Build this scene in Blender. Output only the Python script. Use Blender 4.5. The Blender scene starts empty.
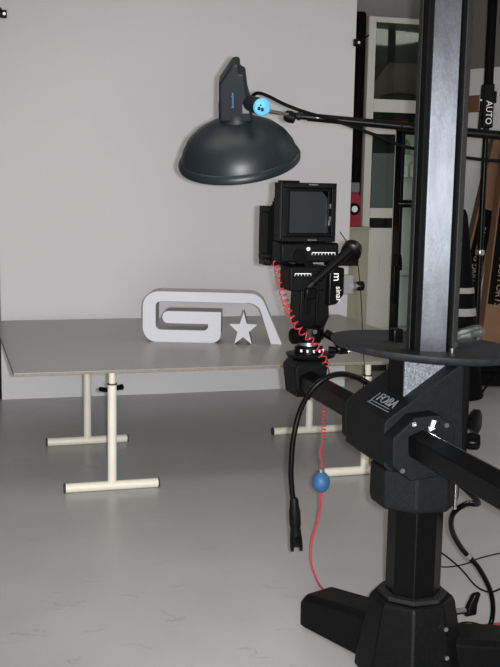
import bpy, bmesh, math, random
from mathutils import Vector, Matrix

random.seed(7)
SC = bpy.context.scene
COL = SC.collection
V = Vector

# ------------------------------------------------------------------ camera
F = 1045.0                      # focal length in pixels of a 500 px wide frame
CAM_H = 1.80
PITCH = math.radians(8.3)
ROLL = 0.0193
TH = math.radians(16.5)         # the whole studio is turned this much against the view

cam_data = bpy.data.cameras.new('camera')
cam = bpy.data.objects.new('camera', cam_data)
COL.objects.link(cam)
cam.matrix_world = (Matrix.Translation((0, 0, CAM_H)) @ Matrix.Rotation(math.radians(90) - PITCH, 4, 'X')
                    @ Matrix.Rotation(ROLL, 4, 'Z'))
cam_data.sensor_fit = 'HORIZONTAL'
cam_data.sensor_width = 36.0
cam_data.lens = F / 500.0 * 36.0
cam_data.clip_end = 100
cam_data.clip_start = 0.05
SC.camera = cam

# ------------------------------------------------------------------ world, lights, exposure
world = bpy.data.worlds.new('world')
SC.world = world
world.use_nodes = True
world.node_tree.nodes['Background'].inputs[0].default_value = (0.9, 0.95, 1.0, 1)
world.node_tree.nodes['Background'].inputs[1].default_value = 0.05

SC.view_settings.view_transform = 'Standard'
SC.view_settings.look = 'None'
SC.view_settings.exposure = 0.0
SC.view_settings.gamma = 1.0
SC.view_settings.use_curve_mapping = False


def area_light(name, loc, target, sx, sy, power, color):
    d = bpy.data.lights.new(name, 'AREA')
    d.shape = 'RECTANGLE'
    d.size = sx
    d.size_y = sy
    d.energy = power
    d.color = color
    o = bpy.data.objects.new(name, d)
    COL.objects.link(o)
    o.location = loc
    o.rotation_euler = (V(target) - V(loc)).to_track_quat('-Z', 'Y').to_euler()
    return o


# the photographer's own flash, a hand's breadth to the right of the lens
fl = bpy.data.lights.new('camera_flash', 'SPOT')
fl.energy = 960
fl.spot_size = math.radians(62)
fl.spot_blend = 0.9
fl.shadow_soft_size = 0.02
fl.color = (0.96, 0.98, 1.0)
flo = bpy.data.objects.new('camera_flash', fl)
COL.objects.link(flo)
flo.location = (0.055, 0.03, CAM_H + 0.005)
flo.rotation_euler = cam.matrix_world.to_euler()
# the studio's ceiling tubes
area_light('ceiling_tubes_front', (-0.6, 4.6, 3.72), (-0.6, 4.6, 0), 2.6, 1.2, 22, (1.0, 0.93, 0.80))
area_light('ceiling_tubes_rear', (-0.3, 1.2, 3.72), (-0.3, 1.2, 0), 2.6, 1.2, 18, (1.0, 0.93, 0.80))
area_light('right_wall_fill', (3.4, 6.6, 3.72), (3.4, 6.6, 0), 2.4, 1.2, 28, (1.0, 0.95, 0.86))  # fill lamp added to brighten the right-hand wall
# broad fill added behind the photographer for soft frontal light
area_light('frontal_fill', (0.3, -2.2, 1.5), (0.0, 8.0, 1.2), 3.4, 2.2, 250, (1.0, 0.96, 0.90))

# ------------------------------------------------------------------ frames and sight lines
S = Matrix.Rotation(TH, 4, 'Z')          # studio frame: u to the right, v towards the backdrop
UV_U = V((math.cos(TH), math.sin(TH), 0))
UV_V = V((-math.sin(TH), math.cos(TH), 0))
CAMP = V((0, 0, CAM_H))


def ray(px, py):
    x = (px - 250) / F
    y = -(py - 333.5) / F
    c, s = math.cos(ROLL), math.sin(ROLL)
    X = c * x - s * y
    Y = s * x + c * y
    cp, sp = math.cos(PITCH), math.sin(PITCH)
    return V((X, cp + sp * Y, -sp + cp * Y))


def PY(px, py, d):
    r = ray(px, py)
    return CAMP + r * (d / r.y)


def PZ(px, py, z):
    r = ray(px, py)
    return CAMP + r * ((z - CAM_H) / r.z)


def PV(px, py, v):
    r = ray(px, py)
    return CAMP + r * (v / r.dot(UV_V))


def uv(p):
    return V((p.dot(UV_U), p.dot(UV_V), p.z))


def G(u, v, z):
    return UV_U * u + UV_V * v + V((0, 0, z))


# ------------------------------------------------------------------ materials
MATS = {}


def mat(name, color, rough=0.5, metal=0.0, var=0.0, scale=20.0, bump=0.0, bscale=None, trans=0.0, spec=0.5,
        stretch=(1, 1, 1), alpha=1.0, coat=0.0):
    if name in MATS:
        return MATS[name]
    m = bpy.data.materials.new(name)
    m.use_nodes = True
    nt = m.node_tree
    b = nt.nodes['Principled BSDF']
    b.inputs['Base Color'].default_value = (*color, 1)
    b.inputs['Roughness'].default_value = rough
    b.inputs['Metallic'].default_value = metal
    b.inputs['Specular IOR Level'].default_value = spec
    b.inputs['Transmission Weight'].default_value = trans
    b.inputs['Alpha'].default_value = alpha
    b.inputs['Coat Weight'].default_value = coat
    tc = nt.nodes.new('ShaderNodeTexCoord')
    mp = nt.nodes.new('ShaderNodeMapping')
    mp.inputs['Scale'].default_value = stretch
    nt.links.new(tc.outputs['Object'], mp.inputs['Vector'])
    if var > 0:
        n = nt.nodes.new('ShaderNodeTexNoise')
        n.inputs['Scale'].default_value = scale
        n.inputs['Detail'].default_value = 5
        nt.links.new(mp.outputs[0], n.inputs['Vector'])
        r = nt.nodes.new('ShaderNodeValToRGB')
        r.color_ramp.elements[0].position = 0.3
        r.color_ramp.elements[1].position = 0.7
        r.color_ramp.elements[0].color = (*[max(0, c * (1 - var)) for c in color], 1)
        r.color_ramp.elements[1].color = (*[min(1, c * (1 + var)) for c in color], 1)
        nt.links.new(n.outputs['Fac'], r.inputs['Fac'])
        nt.links.new(r.outputs['Color'], b.inputs['Base Color'])
    if bump > 0:
        n2 = nt.nodes.new('ShaderNodeTexNoise')
        n2.inputs['Scale'].default_value = bscale or scale
        n2.inputs['Detail'].default_value = 4
        nt.links.new(mp.outputs[0], n2.inputs['Vector'])
        bp = nt.nodes.new('ShaderNodeBump')
        bp.inputs['Strength'].default_value = bump
        bp.inputs['Distance'].default_value = 0.01
        nt.links.new(n2.outputs['Fac'], bp.inputs['Height'])
        nt.links.new(bp.outputs['Normal'], b.inputs['Normal'])
    MATS[name] = m
    return m


# painted concrete floor: soft mottling, thin raised scuffs, satin gloss
def floor_material():
    m = mat('floor_paint', (0.40, 0.393, 0.40), rough=0.34, var=0.05, scale=2.0)
    nt = m.node_tree
    b = nt.nodes['Principled BSDF']
    tc = [n for n in nt.nodes if n.type == 'TEX_COORD'][0]
    mp = nt.nodes.new('ShaderNodeMapping')
    mp.inputs['Scale'].default_value = (1.0, 2.6, 1.0)
    nt.links.new(tc.outputs['Object'], mp.inputs['Vector'])
    n = nt.nodes.new('ShaderNodeTexNoise')
    n.inputs['Scale'].default_value = 3.2
    n.inputs['Detail'].default_value = 8
    n.inputs['Roughness'].default_value = 0.62
    nt.links.new(mp.outputs[0], n.inputs['Vector'])
    # ridges: where the noise crosses its middle, broken up by a second noise
    s = nt.nodes.new('ShaderNodeMath'); s.operation = 'SUBTRACT'; s.inputs[1].default_value = 0.5
    a = nt.nodes.new('ShaderNodeMath'); a.operation = 'ABSOLUTE'
    mr = nt.nodes.new('ShaderNodeMapRange')
    mr.inputs['From Min'].default_value = 0.0; mr.inputs['From Max'].default_value = 0.012
    mr.inputs['To Min'].default_value = 1.0; mr.inputs['To Max'].default_value = 0.0
    n2 = nt.nodes.new('ShaderNodeTexNoise')
    n2.inputs['Scale'].default_value = 4.5
    nt.links.new(tc.outputs['Object'], n2.inputs['Vector'])
    g = nt.nodes.new('ShaderNodeMapRange')
    g.inputs['From Min'].default_value = 0.55; g.inputs['From Max'].default_value = 0.66
    mul = nt.nodes.new('ShaderNodeMath'); mul.operation = 'MULTIPLY'
    nt.links.new(n.outputs['Fac'], s.inputs[0]); nt.links.new(s.outputs[0], a.inputs[0])
    nt.links.new(a.outputs[0], mr.inputs['Value']); nt.links.new(n2.outputs['Fac'], g.inputs['Value'])
    nt.links.new(mr.outputs[0], mul.inputs[0]); nt.links.new(g.outputs[0], mul.inputs[1])
    bp = nt.nodes.new('ShaderNodeBump')
    bp.inputs['Strength'].default_value = 0.55
    bp.inputs['Distance'].default_value = 0.005
    nt.links.new(mul.outputs[0], bp.inputs['Height'])
    nt.links.new(bp.outputs['Normal'], b.inputs['Normal'])
    return m


M_floor = floor_material()
M_wall = mat('wall_paint', (0.34, 0.335, 0.33), 0.8, var=0.04, scale=3)
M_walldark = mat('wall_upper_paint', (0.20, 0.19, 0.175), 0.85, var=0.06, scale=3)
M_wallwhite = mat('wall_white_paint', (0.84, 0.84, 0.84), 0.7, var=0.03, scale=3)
M_ceil = mat('ceiling_paint', (0.55, 0.55, 0.55), 0.9, var=0.04, scale=2)
M_paper = mat('backdrop_paper', (0.645, 0.64, 0.66), 0.9, var=0.012, scale=1.2)
M_black = mat('black_powdercoat', (0.0032, 0.0034, 0.0039), 0.45, spec=0.10, var=0.25, scale=60, bump=0.12, bscale=400)
M_blackmat = mat('black_matt', (0.0022, 0.0022, 0.0025), 0.7, spec=0.08, var=0.2, scale=30)
M_blackgloss = mat('black_plastic', (0.0020, 0.0020, 0.0024), 0.34, spec=0.14, var=0.15, scale=30)
M_housing = mat('grey_black_casting', (0.0060, 0.0065, 0.0074), 0.5, spec=0.12, var=0.25, scale=45, bump=0.35, bscale=320)
M_rail = mat('ribbed_rail', (0.014, 0.014, 0.0145), 0.55, spec=0.15, var=0.5, scale=90, stretch=(1, 1, 4))
M_rubber = mat('tray_rubber', (0.012, 0.0132, 0.016), 0.55, spec=0.25, var=0.3, scale=25, bump=0.15, bscale=200)
M_alu = mat('brushed_aluminium', (0.125, 0.134, 0.150), 0.52, metal=1.0, var=0.16, scale=9, stretch=(3, 3, 0.8), bump=0.06, bscale=60)
# drawn aluminium: grain runs up the column, so highlights spread sideways
_b = M_alu.node_tree.nodes['Principled BSDF']
_b.inputs['Anisotropic'].default_value = 0.9
_t = M_alu.node_tree.nodes.new('ShaderNodeCombineXYZ')
_t.inputs[0].default_value = math.cos(TH)
_t.inputs[1].default_value = math.sin(TH)
M_alu.node_tree.links.new(_t.outputs[0], _b.inputs['Tangent'])
M_alurough = mat('speckled_aluminium', (0.20, 0.215, 0.245), 0.5, metal=0.5, var=0.55, scale=130)
M_steel = mat('steel', (0.65, 0.65, 0.66), 0.25, metal=1.0, var=0.08, scale=30)
M_dish = mat('blue_grey_lacquer', (0.010, 0.0155, 0.019), 0.40, spec=0.4, var=0.08, scale=20)
M_dishin = mat('dish_white_inside', (0.75, 0.75, 0.73), 0.5, var=0.03, scale=10)
M_head = mat('flash_head_plastic', (0.009, 0.012, 0.015), 0.5, spec=0.3, var=0.1, scale=30)
M_blue = mat('light_blue_plastic', (0.10, 0.42, 0.74), 0.35, var=0.15, scale=60)
M_bulb = mat('blue_rubber', (0.022, 0.095, 0.24), 0.55, var=0.08, scale=40)
M_bluetext = mat('blue_print', (0.06, 0.24, 0.50), 0.5, var=0.05)
M_red = mat('red_rubber', (0.42, 0.025, 0.035), 0.4, var=0.1, scale=60)
M_redcase = mat('red_plastic', (0.30, 0.012, 0.025), 0.45, var=0.1, scale=20)
M_table = mat('grey_laminate', (0.30, 0.29, 0.28), 0.32, var=0.03, scale=6)
M_edge = mat('table_edge_wood', (0.25, 0.20, 0.155), 0.6, var=0.15, scale=30, stretch=(1, 8, 1))
M_leg = mat('cream_enamel', (0.70, 0.67, 0.58), 0.4, var=0.04, scale=12)
M_cap = mat('black_rubber_cap', (0.02, 0.02, 0.02), 0.6, var=0.1)
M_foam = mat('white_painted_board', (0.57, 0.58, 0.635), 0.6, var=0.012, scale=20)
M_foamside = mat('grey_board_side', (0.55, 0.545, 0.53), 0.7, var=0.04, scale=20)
M_cabwhite = mat('cabinet_white_enamel', (0.56, 0.56, 0.50), 0.32, var=0.04, scale=6)
M_cabbeige = mat('cabinet_beige', (0.34, 0.32, 0.24), 0.5, var=0.05, scale=6)
M_cabdark = mat('cabinet_dark_shade', (0.02, 0.018, 0.017), 0.8, var=0.2, scale=8)  # interior shade put into the cabinet back's colour; also plinth and bag
M_card = mat('cardboard', (0.20, 0.105, 0.055), 0.75, var=0.08, scale=14)
M_cardpale = mat('pale_cardboard', (0.085, 0.058, 0.042), 0.8, var=0.08, scale=14)
M_cork = mat('cork', (0.22, 0.10, 0.045), 0.85, var=0.25, scale=60)
M_white = mat('white_print', (0.80, 0.80, 0.80), 0.5, var=0.02)
M_greyprint = mat('grey_print', (0.17, 0.18, 0.19), 0.5, var=0.02)
M_tanprint = mat('tan_print', (0.30, 0.22, 0.16), 0.6, var=0.05)
M_paleband = mat('pale_band_cloth', (0.33, 0.33, 0.33), 0.8, var=0.06, scale=20)
M_grey = mat('grey_plastic', (0.16, 0.16, 0.165), 0.5, var=0.06, scale=14)
M_glassdark = mat('ground_glass', (0.012, 0.0145, 0.016), 0.35, spec=0.3, var=0.06, scale=10)


def glass_mat(name, color, rough, mix):
    """thin sheet glass: mostly clear, with a mirror-like share"""
    m = bpy.data.materials.new(name)
    m.use_nodes = True
    nt = m.node_tree
    nt.nodes.remove(nt.nodes['Principled BSDF'])
    out = nt.nodes['Material Output']
    t = nt.nodes.new('ShaderNodeBsdfTransparent')
    t.inputs[0].default_value = (*color, 1)
    g = nt.nodes.new('ShaderNodeBsdfGlossy')
    g.inputs['Roughness'].default_value = rough
    g.inputs['Color'].default_value = (0.6, 0.66, 0.64, 1)
    lw = nt.nodes.new('ShaderNodeLayerWeight')
    lw.inputs['Blend'].default_value = 0.3
    fr = nt.nodes.new('ShaderNodeMapRange')
    fr.inputs['To Min'].default_value = mix
    fr.inputs['To Max'].default_value = 0.55
    nt.links.new(lw.outputs['Facing'], fr.inputs['Value'])
    mx = nt.nodes.new('ShaderNodeMixShader')
    nt.links.new(fr.outputs[0], mx.inputs[0])
    nt.links.new(t.outputs[0], mx.inputs[1])
    nt.links.new(g.outputs[0], mx.inputs[2])
    nt.links.new(mx.outputs[0], out.inputs[0])
    return m


M_glass = glass_mat('sheet_glass', (0.88, 0.93, 0.90), 0.03, 0.03)
M_film = glass_mat('clear_plastic', (0.80, 0.82, 0.84), 0.25, 0.10)


# ------------------------------------------------------------------ mesh builder
class MB:
    def __init__(self, T=None):
        self.v = []
        self.f = []
        self.T = T or Matrix.Identity(4)

    def add(self, vs, fs):
        o = len(self.v)
        self.v += [self.T @ V(p) for p in vs]
        self.f += [tuple(i + o for i in f) for f in fs]
        return self

    def box(self, a, b):
        x0, y0, z0 = a
        x1, y1, z1 = b
        vs = [(x0, y0, z0), (x1, y0, z0), (x1, y1, z0), (x0, y1, z0), (x0, y0, z1), (x1, y0, z1), (x1, y1, z1), (x0, y1, z1)]
        return self.add(vs, [(0, 3, 2, 1), (4, 5, 6, 7), (0, 1, 5, 4), (1, 2, 6, 5), (2, 3, 7, 6), (3, 0, 4, 7)])

    def loft(self, rings, caps=True):
        n = len(rings[0])
        vs = [p for r in rings for p in r]
        fs = []
        for k in range(len(rings) - 1):
            for i in range(n):
                j = (i + 1) % n
                fs.append((k * n + i, k * n + j, (k + 1) * n + j, (k + 1) * n + i))
        if caps:
            fs.append(tuple(range(n))[::-1])
            fs.append(tuple((len(rings) - 1) * n + i for i in range(n)))
        return self.add(vs, fs)

    def prism(self, poly, fn, a, b):
        """poly: 2-D points; fn(p, t) -> 3-D; extruded from t=a to t=b"""
        return self.loft([[fn(p, a) for p in poly], [fn(p, b) for p in poly]])

    def lathe(self, prof, base, axis, n=32, close=False):
        """prof: (radius, height along axis); rings around axis through base"""
        ax = V(axis).normalized()
        up = V((0, 0, 1)) if abs(ax.z) < 0.9 else V((1, 0, 0))
        e1 = ax.cross(up).normalized()
        e2 = ax.cross(e1)
        base = V(base)
        rings = []
        for r, h in prof:
            r = max(r, 1e-4)
            rings.append([base + ax * h + e1 * (r * math.cos(2 * math.pi * i / n)) + e2 * (r * math.sin(2 * math.pi * i / n)) for i in range(n)])
        if close:
            rings.append(rings[0])
        return self.loft(rings, caps=not close)

    def cyl(self, p0, p1, r0, r1=None, n=20):
        p0 = V(p0)
        p1 = V(p1)
        return self.lathe([(r0, 0), (r0 if r1 is None else r1, (p1 - p0).length)], p0, p1 - p0, n)

    def tube(self, path, r, n=8):
        path = [V(p) for p in path]
        rings = []
        e1 = None
        for i, p in enumerate(path):
            t = (path[min(i + 1, len(path) - 1)] - path[max(i - 1, 0)]).normalized()
            if e1 is None:
                up = V((0, 0, 1)) if abs(t.z) < 0.9 else V((1, 0, 0))
                e1 = t.cross(up).normalized()
            else:
                e1 = (e1 - t * e1.dot(t)).normalized()
            e2 = t.cross(e1)
            rings.append([p + e1 * (r * math.cos(2 * math.pi * k / n)) + e2 * (r * math.sin(2 * math.pi * k / n)) for k in range(n)])
        return self.loft(rings)

    def sphere(self, c, rx, ry=None, rz=None, n=20, m=12):
        ry = ry or rx
        rz = rz or rx
        c = V(c)
        rings = []
        for k in range(m + 1):
            a = math.pi * k / m
            s = max(math.sin(a), 1e-3)
            rings.append([c + V((rx * s * math.cos(2 * math.pi * i / n), ry * s * math.sin(2 * math.pi * i / n), -rz * math.cos(a))) for i in range(n)])
        return self.loft(rings)


def spline(pts, k=8):
    """Catmull-Rom through the points"""
    pts = [V(p) for p in pts]
    q = [pts[0] * 2 - pts[1]] + pts + [pts[-1] * 2 - pts[-2]]
    out = []
    for i in range(1, len(q) - 2):
        for s in range(k):
            t = s / k
            out.append(0.5 * ((2 * q[i]) + (q[i + 1] - q[i - 1]) * t + (2 * q[i - 1] - 5 * q[i] + 4 * q[i + 1] - q[i + 2]) * t * t
                              + (3 * q[i] - q[i - 1] - 3 * q[i + 1] + q[i + 2]) * t ** 3))
    out.append(pts[-1])
    return out


def build(name, mb, material, parent=None, bevel=0.0, smooth=35, seg=2):
    org = parent['_o'] if parent is not None else None
    org = V(org) if org is not None else V((0, 0, 0))
    me = bpy.data.meshes.new(name)
    me.from_pydata([p - org for p in mb.v], [], mb.f)
    bm = bmesh.new()
    bm.from_mesh(me)
    bmesh.ops.recalc_face_normals(bm, faces=bm.faces)
    bm.to_mesh(me)
    bm.free()
    me.polygons.foreach_set('use_smooth', [True] * len(me.polygons))
    me.set_sharp_from_angle(angle=math.radians(smooth))
    me.materials.append(material)
    o = bpy.data.objects.new(name, me)
    COL.objects.link(o)
    if parent is not None:
        o.parent = parent
        o['_o'] = tuple(org)
    if bevel > 0:
        b = o.modifiers.new('bevel', 'BEVEL')
        b.width = bevel
        b.segments = seg
        b.limit_method = 'ANGLE'
        b.angle_limit = math.radians(40)
        w = o.modifiers.new('wn', 'WEIGHTED_NORMAL')
        w.keep_sharp = True
    return o


def tag(o, label, cat, group=None):
    o['label'] = label
    o['category'] = cat
    if group:
        o['group'] = group
    return o


def thing(name, label, cat, loc, group=None):
    o = bpy.data.objects.new(name, None)
    o.empty_display_size = 0.1
    COL.objects.link(o)
    o.location = loc
    o['_o'] = tuple(loc)
    return tag(o, label, cat, group)


def single(name, mb, material, label, cat, group=None, bevel=0.0, smooth=35):
    """a thing that is one mesh, with its origin at its base"""
    xs = [p.x for p in mb.v]; ys = [p.y for p in mb.v]; zs = [p.z for p in mb.v]
    loc = V(((min(xs) + max(xs)) / 2, (min(ys) + max(ys)) / 2, min(zs)))
    mb.v = [p - loc for p in mb.v]
    o = build(name, mb, material, None, bevel, smooth)
    o.location = loc
    return tag(o, label, cat, group)


def struct(name, mb, material, parent=None, bevel=0.0):
    o = build(name, mb, material, parent, bevel)
    if parent is None:
        o['kind'] = 'structure'
        o['_o'] = (0.0, 0.0, 0.0)
    return o


def text_mb(txt, size, origin, right, up, depth=0.0015, center=True, squash=1.0):
    cu = bpy.data.curves.new('txt', 'FONT')
    cu.body = txt
    cu.size = size
    cu.extrude = depth / 2
    cu.resolution_u = 3
    if center:
        cu.align_x = 'CENTER'
        cu.align_y = 'CENTER'
    tmp = bpy.data.objects.new('txt', cu)
    COL.objects.link(tmp)
    bpy.context.view_layer.update()
    me = tmp.to_mesh()
    r = V(right).normalized() * squash
    u = V(up).normalized()
    n = V(right).normalized().cross(u)
    o = V(origin)
    mb = MB()
    mb.v = [o + r * v.co.x + u * v.co.y + n * v.co.z for v in me.vertices]
    mb.f = [tuple(p.vertices) for p in me.polygons]
    tmp.to_mesh_clear()
    bpy.data.objects.remove(tmp)
    bpy.data.curves.remove(cu)
    return mb


# ------------------------------------------------------------------ the room
CEIL = 3.82
corner = V((1.82, 11.8))
wr = V((0.6, -0.8))
cr_end = corner + wr * 14.5
bl = G(-4.2, 10.8, 0).xy
fl_ = G(-4.2, -2.6, 0).xy
fr_ = V((cr_end.x, cr_end.y)) + V((0.0, 0.0))
outline = [(bl.x, bl.y), (fl_.x, fl_.y), (fr_.x, fr_.y), (corner.x, corner.y)]


def slab(poly, z0, z1):
    return MB().prism(poly, lambda p, t: V((p[0], p[1], t)), z0, z1)


def wall(a, b, th, z0=0.0, z1=CEIL):
    """upright slab from a to b, thickness th to the left-hand side of a->b"""
    a = V(a); b = V(b)
    d = (b - a).normalized()
    n = V((-d.y, d.x)) * th
    return slab([a, b, b + n, a + n], z0, z1)


struct('floor', slab(outline, -0.1, 0), M_floor)
struct('ceiling', slab(outline, CEIL, CEIL + 0.1), M_ceil)
struct('wall_back', wall(corner, bl, -0.12), M_wall)
w_right = struct('wall_right', wall(corner, cr_end, 0.12), M_wallwhite)
struct('wall_left', wall(bl, fl_, -0.12), M_wall)
struct('wall_front', wall(fl_, fr_, -0.12), M_wall)
# the darker upper band of the right-hand wall stands a little proud
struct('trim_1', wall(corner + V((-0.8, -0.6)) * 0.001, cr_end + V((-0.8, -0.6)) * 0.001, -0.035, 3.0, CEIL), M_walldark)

# ------------------------------------------------------------------ backdrop
BV = 8.56
bu0 = uv(PV(2.0, 395, BV)).x
bu1 = uv(PV(351.5, 170, BV)).x
mb = MB(S)
nseg = 24
front, back = [], []
for i in range(nseg + 1):
    t = i / nseg
    u = bu0 + (bu1 - bu0) * t
    wv = 0.006 * math.sin(t * 9) + 0.004 * math.sin(t * 23 + 1)
    front.append((u, BV + wv)); back.append((u, BV + wv + 0.004))
poly = front + back[::-1]
mb.prism(poly, lambda p, t: V((p[0], p[1], t)), 0.0, 3.62)
single('backdrop', mb, M_paper, 'tall white paper backdrop hanging behind the grey table', 'backdrop')

# upright poles that carry the backdrop, with clamps
def backdrop_pole(u, label, top, r, v, name='backdrop_pole'):
    p = G(u, v, 0)
    t = thing(name, label, 'pole', p, 'poles at the backdrop edges')
    build('tube', MB().lathe([(r, 0.02), (r, top - 0.02), (r * 0.8, top)], p, (0, 0, 1), 18), M_blackmat, t)
    build('foot', MB().lathe([(r * 1.8, 0), (r * 1.8, 0.012), (r, 0.03)], p, (0, 0, 1), 18), M_cap, t)
    return t


backdrop_pole(uv(PV(357, 130, 9.28)).x, 'thick black pole beside the right edge of the white backdrop', 3.36, 0.052, 9.28)
backdrop_pole(bu0 - 0.035, 'black pole at the left edge of the white backdrop', 3.6, 0.03, BV + 0.06)


def clamp(pu, z, sgn, label):
    p = G(pu, BV - 0.03, z)
    t = thing('spring_clamp', label, 'clamp', p, 'clamps on the backdrop edges')
    mb = MB(S)
    mb.box((pu - 0.03, BV - 0.045, z - 0.03), (pu + 0.03, BV - 0.012, z + 0.03))
    build('jaw', mb, M_blackgloss, t, 0.004)
    mb = MB(S)
    mb.box((pu - 0.004, BV - 0.012, z - 0.02), (pu + 0.004 + 0.05 * max(sgn, 0), BV + 0.02, z + 0.02))
    build('bracket', mb, M_steel if False else M_blackgloss, t, 0.002)
    mb = MB(S)
    a = V((pu + 0.02 * sgn, BV - 0.03, z)); b = a + (V((0.085, -0.01, 0.07)) if sgn else V((-0.02, -0.03, 0.04)))
    mb.cyl(a, b, 0.008, 0.006, 10)
    build('handle', mb, M_blackgloss, t)
    mb = MB(S)
    mb.cyl((pu + 0.01, BV - 0.052, z), (pu + 0.01, BV - 0.044, z), 0.012, None, 12)
    build('bolt', mb, M_steel, t)


q = uv(PV(353.5, 43, BV)); clamp(q.x + 0.02, q.z, 1, 'small black clamp on the right edge of the backdrop')
q = uv(PV(2.5, 14.5, BV)); clamp(q.x, q.z, 0, 'small black clamp on the left edge of the backdrop')

# ------------------------------------------------------------------ table
TZ = 0.72
TU0, TU1, TV0, TV1 = 0.365, 3.15, 5.83, 8.04
tb = thing('work_table', 'large grey topped table on cream tubular legs before the backdrop', 'table', G((TU0 + TU1) / 2, (TV0 + TV1) / 2, 0))
mb = MB(S).box((TU0 + 0.002, TV0 + 0.002, TZ - 0.006), (TU1 - 0.002, TV1 - 0.002, TZ))
build('table_top', mb, M_table, tb, 0.001)
mb = MB(S).box((TU0, TV0, TZ - 0.017), (TU1, TV1, TZ - 0.0061))
build('edge_board', mb, M_edge, tb, 0.001)
for (u, v, lab) in ((0.922, 5.885, 1), (2.50, 5.83 + 0.04, 0), (0.925, 6.98, 0), (2.52, 6.96, 0)):
    r = 0.0265
    mb = MB(S).cyl((u, v, 0.03), (u, v, TZ - 0.09), r, None, 24)
    lg = build('leg', mb, M_leg, tb)
    mb = MB(S).cyl((u, v, TZ - 0.10), (u, v, TZ - 0.017), r * 0.78, None, 20)
    build('inner_tube', mb, M_leg, lg)
    mb = MB(S).lathe([(r + 0.002, 0), (r + 0.002, 0.008)], (u, v, TZ - 0.094), (0, 0, 1), 20)
    build('collar', mb, M_cap, lg)
    if lab:
        mb = MB(S).cyl((u - 0.06, v + 0.06, TZ - 0.13), (u - 0.02, v + 0.02, TZ - 0.13), 0.014, None, 12)
        mb.cyl((u + 0.02, v + 0.02, TZ - 0.12), (u + 0.065, v + 0.05, TZ - 0.12), 0.012, 0.018, 12)
        build('clamp_screw', mb, M_blackgloss, lg)
    mb = MB(S).cyl((u - 0.27, v, 0.028), (u + 0.27, v, 0.028), 0.0275, None, 24)
    ft = build('foot_bar', mb, M_leg, tb)
    for s in (-1, 1):
        mb = MB(S).cyl((u + s * 0.27, v, 0.028), (u + s * 0.279, v, 0.028), 0.0278, None, 24)
        build('end_cap', mb, M_cap, ft)

# ------------------------------------------------------------------ logo and star on the table
# outline in units of an enlarged crop (3.125 per photograph pixel)
lgA = PZ(150, 341.5, TZ)
lgB = PZ(282, 344.4, TZ)
ldir = (lgB - lgA); ldir.z = 0
lsc = ldir.length / ((282 - 150) * 3.125)
ldir.normalize()
lnor = V((-ldir.y, ldir.x, 0))            # away from the viewer


def arc(cx, cy, rx, ry, a0, a1, n=8):
    return [(cx + rx * math.cos(math.radians(a0 + (a1 - a0) * i / n)), cy + ry * math.sin(math.radians(a0 + (a1 - a0) * i / n))) for i in range(n + 1)]


BASEY = 196.0


def lp(p, t):
    return lgA + ldir * ((p[0] - 62) * lsc) + V((0, 0, (BASEY - p[1]) * lsc)) + lnor * t


# one ribbon: inner bar - right side - bottom - left side - top - slanting leg
strip_out = []
# outer boundary, clockwise in picture (y down)
outer = (arc(88, 86, 49, 48, 180, 270)               # top left outer
         + [(355, 38)] + arc(372, 90, 50, 51, -80, -20, 8)
         + [(474, 196), (440, 196)]                  # foot of the leg
         + arc(362, 102, 46, 34, -10, -82, 8)[0:] + [(345, 69)]
         + [(110, 68)] + arc(97, 82, 18, 14, 270, 180, 6)        # inner top left
         + arc(97, 142, 18, 16, 180, 90, 6)          # inner bottom left
         + [(225, 158)] + arc(228, 145, 15, 13, 90, 0, 5)
         + [(243, 137), (120, 137)]
         + arc(118, 118, 18, 19, 90, 270, 8)
         + [(283, 99)]
         + arc(256, 168, 27, 28, 0, 90, 6)
         + arc(80, 150, 41, 46, 90, 180, 8))
THK = 0.22
lg = thing('logo_letters', 'white cut-out logo standing on the grey table, a G flowing into a slanted stroke', 'logo', lgA + V((0, 0, 0)))
mb = MB().prism(outer, lp, 0.0, 0.006)
build('front_face', mb, M_foam, lg)
mb = MB().prism(outer, lp, 0.0061, THK)
build('body', mb, M_foamside, lg, smooth=50)
star = []
for i in range(10):
    a = math.radians(-90 + 36 * i)
    r = 46 if i % 2 == 0 else 18.5
    star.append((353 + r * math.cos(a), 148 + r * 1.21 * math.sin(a)))
# feet level
my = sorted(p[1] for p in star)[-1]
star = [(p[0], p[1] + (BASEY + 4 - my)) for p in star]
sdn = 4.0
sb = lp((353, BASEY), 0)


def sp_(p, t):
    q = lp((p[0], p[1] - sdn), t)
    return q - lnor * 0.03


st = thing('logo_star', 'white five-pointed star standing in front of the slanted logo stroke', 'star', sb)
build('front_face', MB().prism(star, sp_, 0.0, 0.006), M_foam, st)
build('body', MB().prism(star, sp_, 0.0061, THK * 0.9), M_foamside, st)

# ------------------------------------------------------------------ camera stand
CU, CV = 1.64, 3.36
stand = thing('studio_stand', 'black studio camera stand with tall aluminium-faced column and round tray', 'camera stand', G(CU, CV, 0))


def octa(cu, cv, r, z, rot=22.5, n=8):
    return [V((cu + r * math.cos(math.radians(rot + 360 / n * i)), cv + r * math.sin(math.radians(rot + 360 / n * i)), z)) for i in range(n)]


mb = MB(S).loft([octa(CU, CV, 0.205, 0.015), octa(CU, CV, 0.20, 0.06), octa(CU, CV, 0.158, 0.285), octa(CU, CV, 0.148, 0.305)])
ped = build('pedestal', mb, M_black, stand, 0.006)
mb = MB(S).loft([octa(CU, CV, 0.128, 0.303), octa(CU, CV, 0.128, 0.318), octa(CU, CV, 0.115, 0.322)])
build('collar_ring', mb, M_rail, ped, 0.003)
for (du, dz) in ((0.055, 0.23), (0.055, 0.13)):
    b = V((CU + du, CV - 0.152 - (0.285 - dz) * 0.17, dz))
    build('screw', MB(S).cyl(b, b + V((0, -0.012, 0)), 0.008, None, 12), M_steel, ped)
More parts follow.
